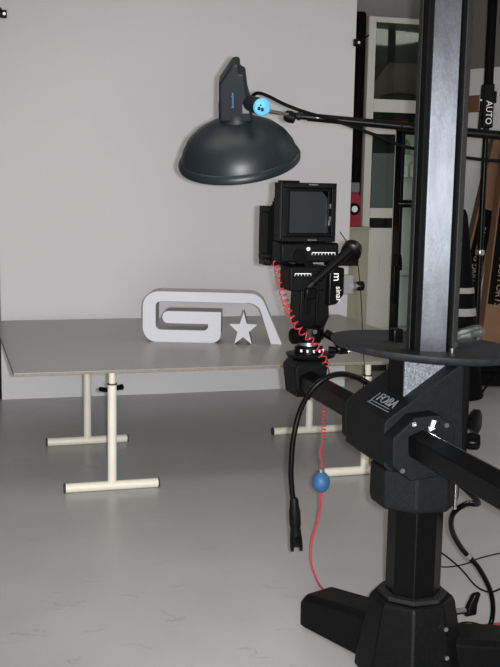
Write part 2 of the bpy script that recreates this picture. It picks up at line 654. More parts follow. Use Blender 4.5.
# feet: three heavy legs
def stand_leg(a_deg, length, w, h_end, h_root):
    a = math.radians(a_deg)
    d = V((math.cos(a), math.sin(a), 0)); n = V((-d.y, d.x, 0))
    c = V((CU, CV, 0))
    rings = []
    for (t, hh, ww) in ((0.10, h_root, w), (length - 0.03, h_end, w * 0.98), (length, h_end - 0.025, w * 0.9)):
        p = c + d * t
        i = 0.02
        rings.append([p + n * (ww / 2) + V((0, 0, 0.012)), p - n * (ww / 2) + V((0, 0, 0.012)),
                      p - n * (ww / 2) + V((0, 0, hh - i)), p - n * (ww / 2 - i) + V((0, 0, hh)),
                      p + n * (ww / 2 - i) + V((0, 0, hh)), p + n * (ww / 2) + V((0, 0, hh - i))])
    l = build('leg', MB(S).loft(rings), M_black, stand, 0.005)
    p = c + d * (length - 0.07)
    build('foot_pad', MB(S).cyl(p, p + V((0, 0, 0.013)), 0.03, None, 14), M_cap, l)


stand_leg(112, 0.53, 0.175, 0.15, 0.20)
stand_leg(-8, 0.60, 0.19, 0.11, 0.16)
stand_leg(258, 0.50, 0.19, 0.08, 0.09)
# side lever on the pedestal
mb = MB(S).cyl((CU + 0.16, CV + 0.04, 0.19), (1.885, CV + 0.04, 0.195), 0.012, None, 14)
lv = build('lock_lever', mb, M_steel, stand)
mb = MB(S).loft([[V((1.88, CV + 0.02, 0.175)), V((1.925, CV + 0.02, 0.18)), V((1.925, CV + 0.055, 0.18)), V((1.88, CV + 0.055, 0.175))],
                 [V((1.892, CV + 0.022, 0.22)), V((1.928, CV + 0.022, 0.22)), V((1.928, CV + 0.05, 0.22)), V((1.892, CV + 0.05, 0.22))],
                 [V((1.91, CV + 0.02, 0.262)), V((1.94, CV + 0.02, 0.266)), V((1.94, CV + 0.045, 0.266)), V((1.91, CV + 0.045, 0.262))]])
build('grip', mb, M_blackgloss, lv, 0.006)
# lower octagonal tube
mb = MB(S).loft([octa(CU, CV, 0.101, 0.29), octa(CU, CV, 0.101, 0.70)])
tubeo = build('lower_tube', mb, M_blackgloss, stand, 0.003)
# upper column with aluminium face, rails each side
K0, K1 = 1.20, 2.95
mb = MB(S).box((1.567, 3.275, K0), (1.726, 3.335, K1))
colm = build('column', mb, M_blackmat, stand, 0.004)
mb = MB(S).box((1.587, 3.268, K0), (1.684, 3.28, K1))
build('aluminium_face', mb, M_alu, colm, 0.0015)
for (a, b, vv) in ((1.562, 1.5665, 3.31), (1.706, 1.728, 3.268)):
    mb = MB(S).box((a, vv, K0), (b, vv + 0.028, K1))
    build('side_rail', mb, M_rail, colm, 0.003)
mb = MB(S).box((1.690, 3.270, K0), (1.695, 3.29, K1))
build('guide_strip', mb, M_blackgloss, colm)
# plinth block below the tray with speckled plate
mb = MB(S).box((1.572, 3.37, 0.95), (1.76, 3.50, 1.205))
blk = build('carriage_neck', mb, M_blackgloss, stand, 0.003)
mb = MB(S).box((1.575, 3.362, 0.95), (1.755, 3.371, 1.20))
build('speckled_plate', mb, M_alurough, blk, 0.001)
# round tray
prof = [(0.01, 0.0), (0.30, 0.0), (0.33, 0.008), (0.342, 0.02), (0.342, 0.03), (0.333, 0.03), (0.322, 0.018), (0.01, 0.014)]
tray = build('round_tray', MB(S).lathe(prof, (CU + 0.012, CV, 1.208), (0.055, 0.0, 1), 72), M_rubber, stand, smooth=50)
mb = MB(S).box((1.575, 3.47, 1.219), (1.615, 3.52, 1.275))
build('tray_stop', mb, M_blackgloss, stand, 0.006)
build('column_screw', MB(S).cyl((1.715, 3.262, 1.245), (1.715, 3.275, 1.245), 0.012, None, 14), M_steel, stand)
build('column_foot_screw', MB(S).cyl((1.70, 3.255, 1.222), (1.70, 3.255, 1.236), 0.008, None, 10), M_steel, stand)
# carriage body behind the cross head
mb = MB(S).box((1.757, 3.29, 0.76), (1.802, 3.50, 1.195))
car = build('carriage', mb, M_blackmat, stand, 0.012)
mb = MB(S).loft([octa(CU - 0.01, CV, 0.155, 0.655), octa(CU - 0.01, CV, 0.162, 0.68), octa(CU - 0.01, CV, 0.162, 0.80)])
skirt = build('carriage_skirt', mb, M_housing, stand, 0.006)
mb = MB(S).box((1.722, 3.222, 0.66), (1.733, 3.232, 0.79))
build('skirt_screw', mb, M_steel, skirt, 0.002)
# cross head: long slanted housing the arm slides through
hpoly = [(1.478, 0.815), (1.472, 0.968), (1.485, 0.985), (1.752, 1.168), (1.758, 1.165), (1.775, 0.84), (1.72, 0.775), (1.53, 0.775)]
fn = lambda p, t: V((p[0], t, p[1]))
hs = build('cross_head', MB(S).prism(hpoly, fn, 3.285, 3.66), M_housing, stand, 0.006)
def grow(poly, cx, cz, k):
    return [(cx + (p[0] - cx) * k, cz + (p[1] - cz) * k) for p in poly]
cpoly = [(1.472, 0.835), (1.468, 0.935), (1.548, 1.005), (1.64, 1.012), (1.70, 0.965), (1.70, 0.86), (1.64, 0.79), (1.54, 0.78)]
build('end_cap', MB(S).prism(cpoly, fn, 3.205, 3.285), M_housing, hs, 0.005)
fpoly = [(1.484, 0.83), (1.478, 0.95), (1.57, 1.018), (1.65, 1.02), (1.70, 0.96), (1.70, 0.85), (1.64, 0.80), (1.53, 0.79)]
build('far_cap', MB(S).prism(fpoly, fn, 3.66, 3.725), M_housing, hs, 0.008)
# brass-like seams on the housing edges
for vv in (3.287, 3.655):
    mb = MB(S).prism(grow(hpoly, 1.62, 0.95, 1.008), fn, vv, vv + 0.004)
    build('seam', mb, M_rail, hs)
for (u, z) in ((1.542, 0.985), (1.505, 0.822), (1.665, 0.975)):
    build('screw', MB(S).cyl((u, 3.198, z), (u, 3.207, z), 0.009, None, 12), M_steel, hs)
# white arrow mark above the arm
ar = [(0, 0), (0.028, 0.012), (0.018, 0.014), (0.030, 0.048), (0.012, 0.052), (0.004, 0.018), (-0.006, 0.022)]
mb = MB(S).prism(ar, lambda p, t: V((1.602 + p[0] * 0.75, t, 0.957 + p[1] * 0.75)), 3.198, 3.2055)
build('arrow_mark', mb, M_white, hs)
# maker's plate lettering on the slanted face
sl = (V((1.752, 0, 1.168)) - V((1.485, 0, 0.985))).normalized()
upw = (S @ sl)
al = S @ V((0, -1, 0))
nrm = al.cross(upw)
hq = G(1.485, 3.5, 0.985)
rq = ray(385, 402)
base = CAMP + rq * ((hq - CAMP).dot(nrm) / rq.dot(nrm)) + nrm * 0.0035
build('plate_letters', text_mb('FOBA', 0.056, base + upw * 0.006 - al * -0.012, al, upw, 0.002, True, 1.1), M_greyprint, hs)
for (off, ln) in ((-0.022, 0.16), (-0.034, 0.19)):
    mb = MB()
    p = base + upw * off
    a = p - al * (ln / 2); b = p + al * (ln / 2)
    mb.loft([[a, b, b + upw * (0.0022 if off > -0.03 else 0.0035), a + upw * (0.0022 if off > -0.03 else 0.0035)],
             [a + nrm * 0.001, b + nrm * 0.001, b + nrm * 0.001 + upw * 0.0035, a + nrm * 0.001 + upw * 0.0035]])
    build('plate_line', mb, M_greyprint, hs)
mb = MB()
p = base - al * 0.085 + upw * -0.03
mb.loft([[p, p + al * 0.003, p + al * 0.003 + upw * 0.055, p + upw * 0.055],
         [p + nrm * .001, p + al * 0.003 + nrm * .001, p + al * 0.003 + upw * 0.055 + nrm * .001, p + upw * 0.055 + nrm * .001]])
build('plate_line', mb, M_greyprint, hs)
# sliding horizontal arm (six-sided)
apoly = [(1.580, 0.963), (1.524, 0.941), (1.528, 0.873), (1.578, 0.848), (1.628, 0.873), (1.625, 0.925)]
arm = build('sliding_arm', MB(S).prism(apoly, fn, 2.05, 4.50), M_blackgloss, stand, 0.004)
mb = MB(S).cyl((1.580, 2.06, 0.9625), (1.580, 3.2, 0.9625), 0.0022, None, 6)
build('ridge_highlight', mb, M_steel, arm)  # bright rod standing in for the highlight along the arm's ridge
# big lobed knobs on the right of the carriage
def lobed_knob(c, ax, r, n_l, depth, name='clamp_knob'):
    c = V(c); ax = V(ax).normalized()
    e1 = ax.cross(V((0, 0, 1))).normalized(); e2 = ax.cross(e1)
    ring = []
    N_ = n_l * 10
    for i in range(N_):
        a = 2 * math.pi * i / N_
        rr = r * (1 + 0.14 * math.cos(n_l * a))
        ring.append((math.cos(a) * rr, math.sin(a) * rr))
    rings = []
    for (k, h) in ((0.8, 0), (1.0, 0.2), (1.0, 0.8), (0.75, 1.0)):
        rings.append([c + e1 * (p[0] * k) + e2 * (p[1] * k) + ax * (h * depth) for p in ring])
    mb = MB(S).loft(rings)
    kb = build(name, mb, M_blackgloss, stand, smooth=50)
    build('knob_shaft', MB(S).cyl(c - ax * 0.06, c, r * 0.35, None, 14), M_steel, kb)
    return kb


k0 = uv(PV(470, 421, 3.42))
lobed_knob((k0.x, 3.42, k0.z), (0.55, -0.8, 0), 0.043, 3, 0.035)
k1 = uv(PV(466, 441, 3.33))
lobed_knob((k1.x, 3.33, k1.z), (0.9, -0.4, 0), 0.028, 4, 0.05)

# bracket at the far end of the arm that carries the camera head
mb = MB(S).loft([[V((1.515, 4.36, 0.84)), V((1.64, 4.36, 0.84)), V((1.64, 4.52, 0.84)), V((1.515, 4.52, 0.84))],
                 [V((1.50, 4.35, 0.97)), V((1.66, 4.35, 0.97)), V((1.66, 4.53, 0.97)), V((1.50, 4.53, 0.97))],
                 [V((1.53, 4.37, 1.005)), V((1.67, 4.37, 1.005)), V((1.67, 4.53, 1.005)), V((1.53, 4.53, 1.005))]])
build('arm_bracket', mb, M_black, stand, 0.008)
build('bracket_screw', MB(S).cyl((1.52, 4.338, 0.86), (1.52, 4.352, 0.86), 0.012, None, 12), M_blackgloss, stand)

# ------------------------------------------------------------------ view camera with tripod head
HC = V((1.60, 4.45, 0))
vc = thing('view_camera', 'black large-format view camera with ground glass back on pan head', 'camera', G(HC.x, HC.y, 1.005))
build('head_plate', MB(S).lathe([(0.085, 0), (0.11, 0.008), (0.115, 0.02), (0.08, 0.024)], (HC.x + 0.01, HC.y, 1.005), (0, 0, 1), 32), M_black, vc)
hd = build('pan_head', MB(S).lathe([(0.066, 0), (0.066, 0.03), (0.056, 0.034), (0.056, 0.06), (0.068, 0.068), (0.068, 0.12), (0.05, 0.145)], (HC.x, HC.y, 1.027), (0, 0, 1), 28), M_blackgloss, vc)
build('silver_ring', MB(S).lathe([(0.0585, 0), (0.0585, 0.014)], (HC.x, HC.y, 1.066), (0, 0, 1), 28), M_steel, hd)
for k in range(5):
    a = math.radians(-140 + 25 * k)
    p = V((HC.x + 0.068 * math.cos(a), HC.y + 0.068 * math.sin(a), 1.045))
    build('dial_mark', MB(S).box(p - V((0.004, 0.004, 0.006)), p + V((0.004, 0.004, 0.006))), M_white, hd)
build('index_screw', MB(S).cyl((HC.x + 0.0, HC.y - 0.078, 1.135), (HC.x + 0.0, HC.y - 0.066, 1.135), 0.010, None, 12), M_steel, hd)
# side knob left, levers right
build('tilt_knob', MB(S).lathe([(0.03, 0), (0.036, 0.01), (0.036, 0.03), (0.026, 0.036)], (HC.x - 0.06, HC.y - 0.02, 1.11), (-1, -0.25, 0), 18), M_blackgloss, vc)
mb = MB(S).cyl((HC.x + 0.06, HC.y - 0.05, 1.125), (HC.x + 0.12, HC.y - 0.06, 1.09), 0.02, None, 12)
mb.cyl((HC.x + 0.07, HC.y - 0.07, 1.05), (HC.x + 0.155, HC.y - 0.09, 1.045), 0.018, 0.013, 12)
mb.cyl((HC.x + 0.10, HC.y - 0.06, 1.10), (HC.x + 0.135, HC.y - 0.08, 1.045), 0.016, None, 12)
mb.lathe([(0.022, 0), (0.03, 0.008), (0.03, 0.028), (0.02, 0.034)], (HC.x + 0.115, HC.y - 0.05, 1.10), (0.5, -0.8, 0.1), 14)
mb.lathe([(0.018, 0), (0.024, 0.006), (0.024, 0.024), (0.016, 0.03)], (HC.x + 0.115, HC.y - 0.08, 1.055), (0.3, -0.9, 0.1), 14)
lvr = build('pan_lever', mb, M_blackgloss, vc)
build('lever_tip', MB(S).cyl((HC.x + 0.152, HC.y - 0.093, 1.045), (HC.x + 0.162, HC.y - 0.097, 1.045), 0.009, None, 12), M_steel, lvr)
# post
mb = MB(S).loft([[V((1.535, 4.40, 1.15)), V((1.655, 4.40, 1.15)), V((1.655, 4.50, 1.15)), V((1.535, 4.50, 1.15))],
                 [V((1.525, 4.38, 1.20)), V((1.67, 4.38, 1.20)), V((1.67, 4.52, 1.20)), V((1.525, 4.52, 1.20))],
                 [V((1.53, 4.38, 1.33)), V((1.66, 4.38, 1.33)), V((1.66, 4.52, 1.33)), V((1.53, 4.52, 1.33))]])
post = build('post', mb, M_black, vc, 0.006)
for (u0, u1, z0, z1) in ((1.545, 1.575, 1.22, 1.32), (1.60, 1.612, 1.17, 1.31)):
    build('post_rib', MB(S).box((u0, 4.368, z0), (u1, 4.385, z1)), M_blackgloss, post, 0.003)
# rail clamp and monorail
clampb = build('rail_clamp', MB(S).box((1.475, 4.375, 1.318), (1.66, 4.52, 1.43)), M_black, vc, 0.008)
build('clamp_button', MB(S).box((1.545, 4.352, 1.285), (1.595, 4.378, 1.335)), M_blackgloss, clampb, 0.006)
build('monorail', MB(S).cyl((1.56, 4.37, 1.445), (1.56, 4.86, 1.445), 0.021, None, 20), M_blackgloss, vc)


def scale_marks(parent, px0, px1, py, v, n):
    a = PV(px0, py, v); b = PV(px1, py, v)
    mb = MB()
    up = V((0, 0, 1))
    d = (b - a)
    dn = d.normalized()
    nn = dn.cross(up)
    def strip(p, q, h0, h1):
        mb.loft([[p + up * h0, q + up * h0, q + up * h1, p + up * h1], [p + up * h0 + nn * 0.001, q + up * h0 + nn * 0.001, q + up * h1 + nn * 0.001, p + up * h1 + nn * 0.001]])
    strip(a, b, 0, 0.003)
    for i in range(n):
        p = a + d * (i / (n - 1))
        strip(p - dn * 0.001, p + dn * 0.001, -0.009, 0.0)
    build('scale_print', mb, M_white, parent)


scale_marks(clampb, 295, 311, 274, 4.373, 6)
# rear standard: carrier, frame and ground glass
carr = build('rear_carrier', MB(S).box((1.428, 4.365, 1.447), (1.70, 4.50, 1.535)), M_black, vc, 0.01)
scale_marks(carr, 312, 335, 253, 4.363, 8)
wd = PV(308, 249, 4.36)
build('white_button', MB().cyl(wd, wd - UV_V * 0.006, 0.0085, None, 14), M_white, carr)
build('carrier_disc', MB(S).cyl((1.515, 4.352, 1.475), (1.515, 4.366, 1.475), 0.032, None, 24), M_blackgloss, carr)
fu0, fu1, fz0, fz1 = 1.425, 1.675, 1.540, 1.797
fo = [(fu0, fz0), (fu1, fz0), (fu1, fz1), (fu0, fz1)]


def frame_mb(u0, u1, z0, z1, w, v0, v1):
    mb = MB(S)
    mb.box((u0, v0, z0), (u1, v1, z0 + w)); mb.box((u0, v0, z1 - w), (u1, v1, z1))
    mb.box((u0, v0, z0 + w), (u0 + w, v1, z1 - w)); mb.box((u1 - w, v0, z0 + w), (u1, v1, z1 - w))
    return mb


rf = build('rear_frame', frame_mb(fu0, fu1, fz0, fz1, 0.022, 4.35, 4.47), M_black, vc, 0.003)
build('inner_frame', frame_mb(fu0 + 0.023, fu1 - 0.023, fz0 + 0.023, fz1 - 0.023, 0.014, 4.358, 4.44), M_blackgloss, rf, 0.002)
gz0, gz1, gu0, gu1 = fz0 + 0.038, fz1 - 0.038, fu0 + 0.032, fu1 - 0.034
gp = [(gu0, gz0), (gu1, gz0), (gu1, gz1 - 0.03), (gu1 - 0.03, gz1), (gu0, gz1)]
build('ground_glass', MB(S).prism(gp, fn, 4.366, 4.372), M_glassdark, rf)
for z in (gz1 - 0.003, gz0):
    build('glass_line', MB(S).box((gu0, 4.3645, z), (gu1 - 0.03, 4.3655, z + 0.002)), M_rail, rf)
build('glass_line', MB(S).box((gu1 - 0.004, 4.3645, gz0), (gu1 - 0.002, 4.3655, gz1 - 0.03)), M_rail, rf)
for (u, z) in ((1.655, 1.695), (1.655, 1.64), (1.652, 1.62)):
    build('latch', MB(S).box((u - 0.012, 4.345, z - 0.008), (u - 0.006, 4.352, z + 0.012)), M_steel, rf)
for z in (fz1 - 0.008, fz0 + 0.008):
    build('level_vial', MB(S).box((1.545, 4.343, z - 0.003), (1.585, 4.352, z + 0.003)), M_steel, rf, 0.001)
build('frame_hood', MB(S).box((fu0 - 0.008, 4.345, fz1), (fu0 + 0.075, 4.40, fz1 + 0.009)), M_blackgloss, rf, 0.002)
build('side_rib', MB(S).box((fu0 - 0.006, 4.36, fz0 + 0.01), (fu0 + 0.001, 4.38, fz1)), M_rail, rf)
# bellows
rings = []
NB = 15
for i in range(NB):
    t = i / (NB - 1)
    k = 0.012 if i % 2 else 0.0
    c0 = V((1.55, 4.47, 1.668)); c1 = V((1.565, 4.68, 1.56))
    c = c0.lerp(c1, t)
    h = 0.108 - 0.006 * t - k
    rings.append([c + V((-h, 0, -h)), c + V((h, 0, -h)), c + V((h, 0, h)), c + V((-h, 0, h))])
build('bellows', MB(S).loft(rings), M_blackmat, vc)
# front standard
fs = build('front_standard', frame_mb(1.437, 1.69, 1.437, 1.687, 0.03, 4.68, 4.74), M_black, vc, 0.004)
build('lens_board', MB(S).box((1.46, 4.70, 1.46), (1.667, 4.715, 1.665)), M_black, fs)
build('lens', MB(S).lathe([(0.05, 0), (0.05, 0.03), (0.04, 0.035), (0.04, 0.07), (0.035, 0.07), (0.03, 0.05)], (1.565, 4.715, 1.562), (0, 1, 0), 28), M_blackgloss, fs)
build('front_carrier', MB(S).box((1.445, 4.66, 1.41), (1.66, 4.76, 1.445)), M_blackgloss, vc, 0.006)
build('release_socket', MB(S).cyl((1.48, 4.62, 1.425), (1.48, 4.66, 1.425), 0.014, None, 12), M_blackgloss, vc)
# crank handle with big knob
ka = PV(350, 250, 4.31); kb_ = PV(313, 283, 4.31)
cr = build('crank', MB().cyl(ka, kb_, 0.022, 0.018, 16), M_blackgloss, vc)
build('crank_tip', MB().cyl(kb_, kb_ + (kb_ - ka).normalized() * 0.03, 0.010, 0.006, 12), M_rail, cr)
kd = PV(351.5, 251, 4.34)
build('crank_knob', MB().lathe([(0.03, -0.03), (0.046, -0.02), (0.046, 0.02), (0.03, 0.03)], kd, (kb_ - ka).normalized() + UV_V * -1.2, 24), M_blackgloss, vc)
# lettered side block, small right-hand knob
bp0 = uv(PV(328, 306, 4.34)); bp1 = uv(PV(345, 268, 4.34))
gp = [(bp0.x, bp0.z), (bp1.x - 0.035, bp0.z + 0.005), (bp1.x, bp0.z + 0.05), (bp1.x, bp1.z), (bp0.x, bp1.z)]
sbk = build('gear_block', MB(S).prism(gp, fn, 4.34, 4.43), M_blackgloss, vc, 0.008)
m0 = PV(337, 277, 4.335)
build('block_letters', text_mb('m', 0.05, m0, V((0, 0, -1)), UV_U, 0.002), M_white, sbk)
m1 = PV(338.5, 294, 4.335)
build('block_letters', text_mb('sinar', 0.036, m1, V((0.05, 0, -1)), UV_U, 0.002), M_white, sbk)
e0 = uv(PV(347, 294, 4.42)); e1 = uv(PV(354, 275, 4.42))
build('side_plate', MB(S).box((e0.x - 0.03, 4.42, e0.z), (e1.x, 4.45, e1.z)), M_grey, vc, 0.004)
e2 = uv(PV(355, 286, 4.41)); 
build('side_pin', MB(S).cyl((e2.x - 0.01, 4.41, e2.z), (e2.x + 0.008, 4.41, e2.z), 0.014, None, 12), M_steel, vc)
build('side_knob', MB(S).lathe([(0.018, 0), (0.022, 0.006), (0.022, 0.03), (0.016, 0.034)], (e2.x + 0.008, 4.41, e2.z), (1, 0, 0), 16), M_blackgloss, vc)
e3 = uv(PV(346, 266, 4.42)); e4 = uv(PV(359, 258, 4.42))
build('top_bar', MB(S).box((e3.x - 0.09, 4.42, e3.z), (e4.x, 4.47, e4.z)), M_blackmat, vc, 0.004)

# thin cord hanging from the camera's right-hand side
pth = spline([PV(340, 232, 4.36), PV(347, 242, 4.40), PV(356, 255, 4.42), PV(360.5, 290, 4.44), PV(362.5, 330, 4.44), PV(363.5, 355, 4.25), PV(365, 375, 3.95), G(1.56, 3.70, 1.02)], 8)
single('thin_cord', MB().tube(pth, 0.0022, 6), M_blackmat, 'thin black cord hanging from the right side of the view camera', 'cord')

# ------------------------------------------------------------------ pneumatic shutter release
rel = thing('shutter_release', 'red coiled air hose with blue rubber bulb hanging from the camera', 'shutter release', PV(321, 586, 4.25))


def helix(path, r, turns, spt=12):
    path = [V(p) for p in path]
    L = [0]
    for i in range(1, len(path)):
        L.append(L[-1] + (path[i] - path[i - 1]).length)
    out = []
    N_ = turns * spt
    e1 = V((0.3, -0.9, 0.1))
    for k in range(N_ + 1):
        s = L[-1] * k / N_
        i = max(j for j in range(len(L)) if L[j] <= s + 1e-9)
        i = min(i, len(path) - 2)
        t = (s - L[i]) / max(L[i + 1] - L[i], 1e-9)
        p = path[i].lerp(path[i + 1], t)
        d = (path[i + 1] - path[i]).normalized()
        e1 = (e1 - d * e1.dot(d)).normalized()
        e2 = d.cross(e1)
        a = 2 * math.pi * k / spt
        out.append(p + e1 * (r * math.cos(a)) + e2 * (r * math.sin(a)))
    return out


p1 = spline([PV(276, 262, 4.60), PV(279.5, 279, 4.52), PV(284.5, 299, 4.43), PV(291, 316, 4.34), PV(301, 331, 4.28), PV(312, 341, 4.25), PV(320, 353, 4.25), PV(327, 366, 4.26)], 8)
build('upper_coil', MB().tube(helix(p1, 0.0145, 18), 0.0030, 6), M_red, rel)
build('link_hose', MB().tube(spline([p1[-1], PV(329, 371, 4.36), PV(328, 378, 4.5), PV(325, 384, 4.58)], 6), 0.0035, 6), M_red, rel)
p2 = spline([PV(325, 384, 4.58), PV(324, 395, 4.56), PV(324, 420, 4.5), PV(323, 440, 4.42)], 6)
build('lower_coil', MB().tube(helix(p2, 0.0095, 15), 0.0023, 6), M_red, rel)
build('loose_loop', MB().tube(spline([PV(323, 440, 4.42), PV(321, 448, 4.41), PV(320, 455, 4.4), PV(322, 462, 4.38), PV(322, 472, 4.35)], 6), 0.0035, 6), M_red, rel)
bc = PV(321, 482, 4.33)
blb = build('bulb', MB().sphere(bc, 0.041, 0.041, 0.049, 24, 16), M_bulb, rel)
build('bulb_collar', MB().lathe([(0.014, 0), (0.018, 0.006), (0.012, 0.016)], bc + V((0, 0, 0.043)), (0, 0, 1), 14), M_steel, blb)
p3 = spline([bc - V((0, 0, 0.047)), PV(319, 515, 4.32), PV(312, 540, 4.3), PV(311, 562, 4.27), PV(316, 578, 4.24)] + [PZ(321, 587, 0.006), PZ(330, 594, 0.006)], 8)
build('straight_hose', MB().tube(p3, 0.005, 8), M_red, rel)

# ------------------------------------------------------------------ black hose hung over the arm
ph = spline([PV(372, 386, 3.70), PV(358, 378, 3.78), PV(342, 374, 3.84), PV(326, 378, 3.88), PV(311, 391, 3.9), PV(300, 411, 3.92), PV(293.5, 438, 3.92), PV(291, 468, 3.92), PV(292, 490, 3.92), PV(294, 505, 3.92)], 8)
hose = thing('power_cable', 'thick black cable looped over the stand arm ending in a plug', 'cable', PV(297, 550, 3.92))
build('cable', MB().tube(ph, 0.0115, 12), M_blackgloss, hose)
pa = PV(294, 500, 3.92); pb = PV(296.5, 549, 3.92)
dv = (pb - pa).normalized()
mb = MB().lathe([(0.013, -0.01), (0.018, 0.0), (0.02, 0.03), (0.024, 0.05), (0.024, 0.10), (0.021, 0.12), (0.023, 0.14), (0.026, 0.17), (0.026, 0.195)], pa, dv, 16)
plug = build('plug', mb, M_black, hose)
sx = UV_U
for s in (-1, 1):
    a = pa + dv * 0.19 + sx * (s * 0.019)
    mb = MB().loft([[a + sx * -.007 + UV_V * -.01, a + sx * .007 + UV_V * -.01, a + sx * .007 + UV_V * .01, a + sx * -.007 + UV_V * .01],
                    [a + dv * .03 + sx * -.005 + UV_V * -.008, a + dv * .03 + sx * .005 + UV_V * -.008, a + dv * .03 + sx * .005 + UV_V * .008, a + dv * .03 + sx * -.005 + UV_V * .008]])
    build('plug_fork', mb, M_black, plug, 0.002)
c = pa + dv * 0.165 - UV_V * 0.026
build('plug_window', MB().loft([[c + sx * -.014 - dv * .014, c + sx * .014 - dv * .014, c + sx * .014 + dv * .014, c + sx * -.014 + dv * .014],
                                [c + sx * -.012 - dv * .012 - UV_V * .006, c + sx * .012 - dv * .012 - UV_V * .006, c + sx * .012 + dv * .012 - UV_V * .006, c + sx * -.012 + dv * .012 - UV_V * .006]]), M_blackgloss, plug)
build('cable_clip', MB().lathe([(0.0155, 0), (0.0155, 0.012)], ph[34], (ph[35] - ph[33]), 12), M_blackmat, hose)

# ------------------------------------------------------------------ cables right of the stand
def fz(p, z=0.012):
    return V((p.x, p.y, max(p.z, z)))


pr = spline([G(1.585, 2.98, 0.855), PV(478, 502, 3.10), PV(466, 504, 3.2), PV(453, 514, 3.3), PV(452, 530, 3.4), PV(462, 549, 3.5), PV(478, 567, 3.55), PV(490, 590, 3.6), PV(493, 610, 3.62)] +
            [PZ(489, 627, 0.014), PZ(475, 638, 0.014), PZ(455, 641, 0.014), PZ(436, 636, 0.014)], 8)
h2 = thing('cable_conduit', 'thick black S-curved conduit hanging from the arm to the floor', 'cable', PZ(489, 627, 0))
build('conduit', MB().tube([fz(p, 0.014) for p in pr], 0.0105, 12), M_blackgloss, h2)
build('tape_wrap', MB().lathe([(0.013, -0.012), (0.0132, 0.012)], pr[43], pr[44] - pr[42], 12), M_grey, h2)
def floor_cord(pts, r, material, label):
    single('loose_wire', MB().tube(spline([PZ(x, y, r) for x, y in pts], 8), r, 6), material, label, 'cord', 'thin cords lying on the floor')


floor_cord([(430, 546), (446, 556), (462, 570), (476, 586), (490, 592), (502, 588)], 0.004, M_blackmat, 'thin black floor cord curving down beneath the conduit')
floor_cord([(428, 563), (445, 567), (465, 564), (480, 558), (505, 552)], 0.003, M_blackmat, 'thin black floor cord crossing towards the right edge above the lever')
floor_cord([(440, 633), (455, 634), (470, 630), (485, 625), (505, 623)], 0.0045, M_red, 'red floor cord running to the right from the stand base')
floor_cord([(440, 640), (452, 627), (468, 622), (490, 628), (505, 636)], 0.003, M_blackmat, 'thin black floor cord arching over the red floor cord')
floor_cord([(445, 630), (465, 641), (484, 641), (505, 630)], 0.003, M_blackmat, 'thin black floor cord sagging below the red floor cord')

# ------------------------------------------------------------------ clear plastic sleeve lying on the tray
tz = 1.2195
tl = thing('plastic_bottle', 'crumpled clear plastic bottle lying on the round tray', 'bottle', G(1.85, 3.28, tz))
a = PZ(441, 349, tz) ; b = PZ(464, 346, tz)
ax = PZ(500, 334, tz) - PZ(444, 350, tz); ax.z = 0
L_ = ax.length; ax.normalize()
o0 = PZ(444, 350, tz) + V((0, 0, 0.032))
mb = MB().lathe([(0.012, 0), (0.026, 0.003), (0.03, 0.02), (0.03, 0.06), (0.024, 0.07)], o0, ax, 18)
build('cap', mb, M_film, tl)
mb = MB().lathe([(0.02, 0.066), (0.022, 0.09), (0.03, 0.13), (0.028, 0.19), (0.031, 0.25), (0.029, 0.30), (0.02, 0.31)], o0, ax, 18)
build('body', mb, M_film, tl)

# ------------------------------------------------------------------ flash head with reflector dish on the boom
DD = 5.2
rc = PY(239.5, 160.5, DD)
axis = V((-0.115, -0.37, 0.92)).normalized()
haxis = V((-0.015, -0.37, 0.92)).normalized()
side = V((1, 0, 0)); side = (side - axis * side.dot(axis)).normalized()
fwd = axis.cross(side)                      # away from the viewer
dish = thing('studio_flash', 'dark blue-grey flash head with wide reflector dish hung on boom', 'studio light', rc - axis * 0.01)
R_ = 0.296
prof = [(R_ - 0.004, 0.0), (R_ + 0.004, -0.006), (R_ + 0.006, 0.012), (R_ - 0.004, 0.03), (R_ - 0.012, 0.034), (R_ - 0.022, 0.07), (R_ - 0.052, 0.118), (R_ - 0.10, 0.16), (R_ - 0.16, 0.19), (0.085, 0.209), (0.07, 0.215)]
inner = [(0.06, 0.205), (R_ - 0.16, 0.18), (R_ - 0.11, 0.15), (R_ - 0.06, 0.11), (R_ - 0.03, 0.065), (R_ - 0.015, 0.02)]
build('reflector', MB().lathe(prof + inner, rc, axis, 64, close=True), M_dish, dish, smooth=40)
build('baffle', MB().lathe([(0.01, 0.11), (0.09, 0.105), (0.09, 0.11), (0.01, 0.118)], rc, axis, 32), M_dishin, dish)
side = (V((1, 0, 0)) - haxis * haxis.x).normalized(); fwd = haxis.cross(side)
axd, axis = axis, haxis
rc = rc + V((-0.012, 0, 0))
LF = Matrix((( *[side.x, fwd.x, axis.x], rc.x), (*[side.y, fwd.y, axis.y], rc.y), (*[side.z, fwd.z, axis.z], rc.z), (0, 0, 0, 1)))
build('neck', MB(LF).lathe([(0.085, 0.205), (0.076, 0.222), (0.074, 0.25)], (0, 0, 0), (0, 0, 1), 32), M_head, dish)
# head body: rounded block with a roof sloping up to the right
hp = [(-0.082, 0.215), (0.076, 0.215), (0.074, 0.27), (0.050, 0.36), (0.040, 0.448), (0.016, 0.452), (0.014, 0.495), (-0.018, 0.495), (-0.082, 0.40)]
hb = build('head_body', MB(LF).prism(hp, lambda p, t: V((p[0], t, p[1])), -0.07, 0.07), M_head, dish, 0.016, seg=3)
build('head_ridge', MB(LF).box((-0.086, -0.05, 0.215), (-0.078, 0.05, 0.30)), M_head, hb, 0.003)
tb_ = LF @ V((-0.018, -0.0715, 0.325))
build('head_letters', text_mb('broncolor', 0.018, tb_, axis, side * -1, 0.002), M_bluetext, hb)
build('rating_plate', MB(LF).box((0.028, -0.0735, 0.262), (0.060, -0.069, 0.305)), M_grey, hb, 0.001)
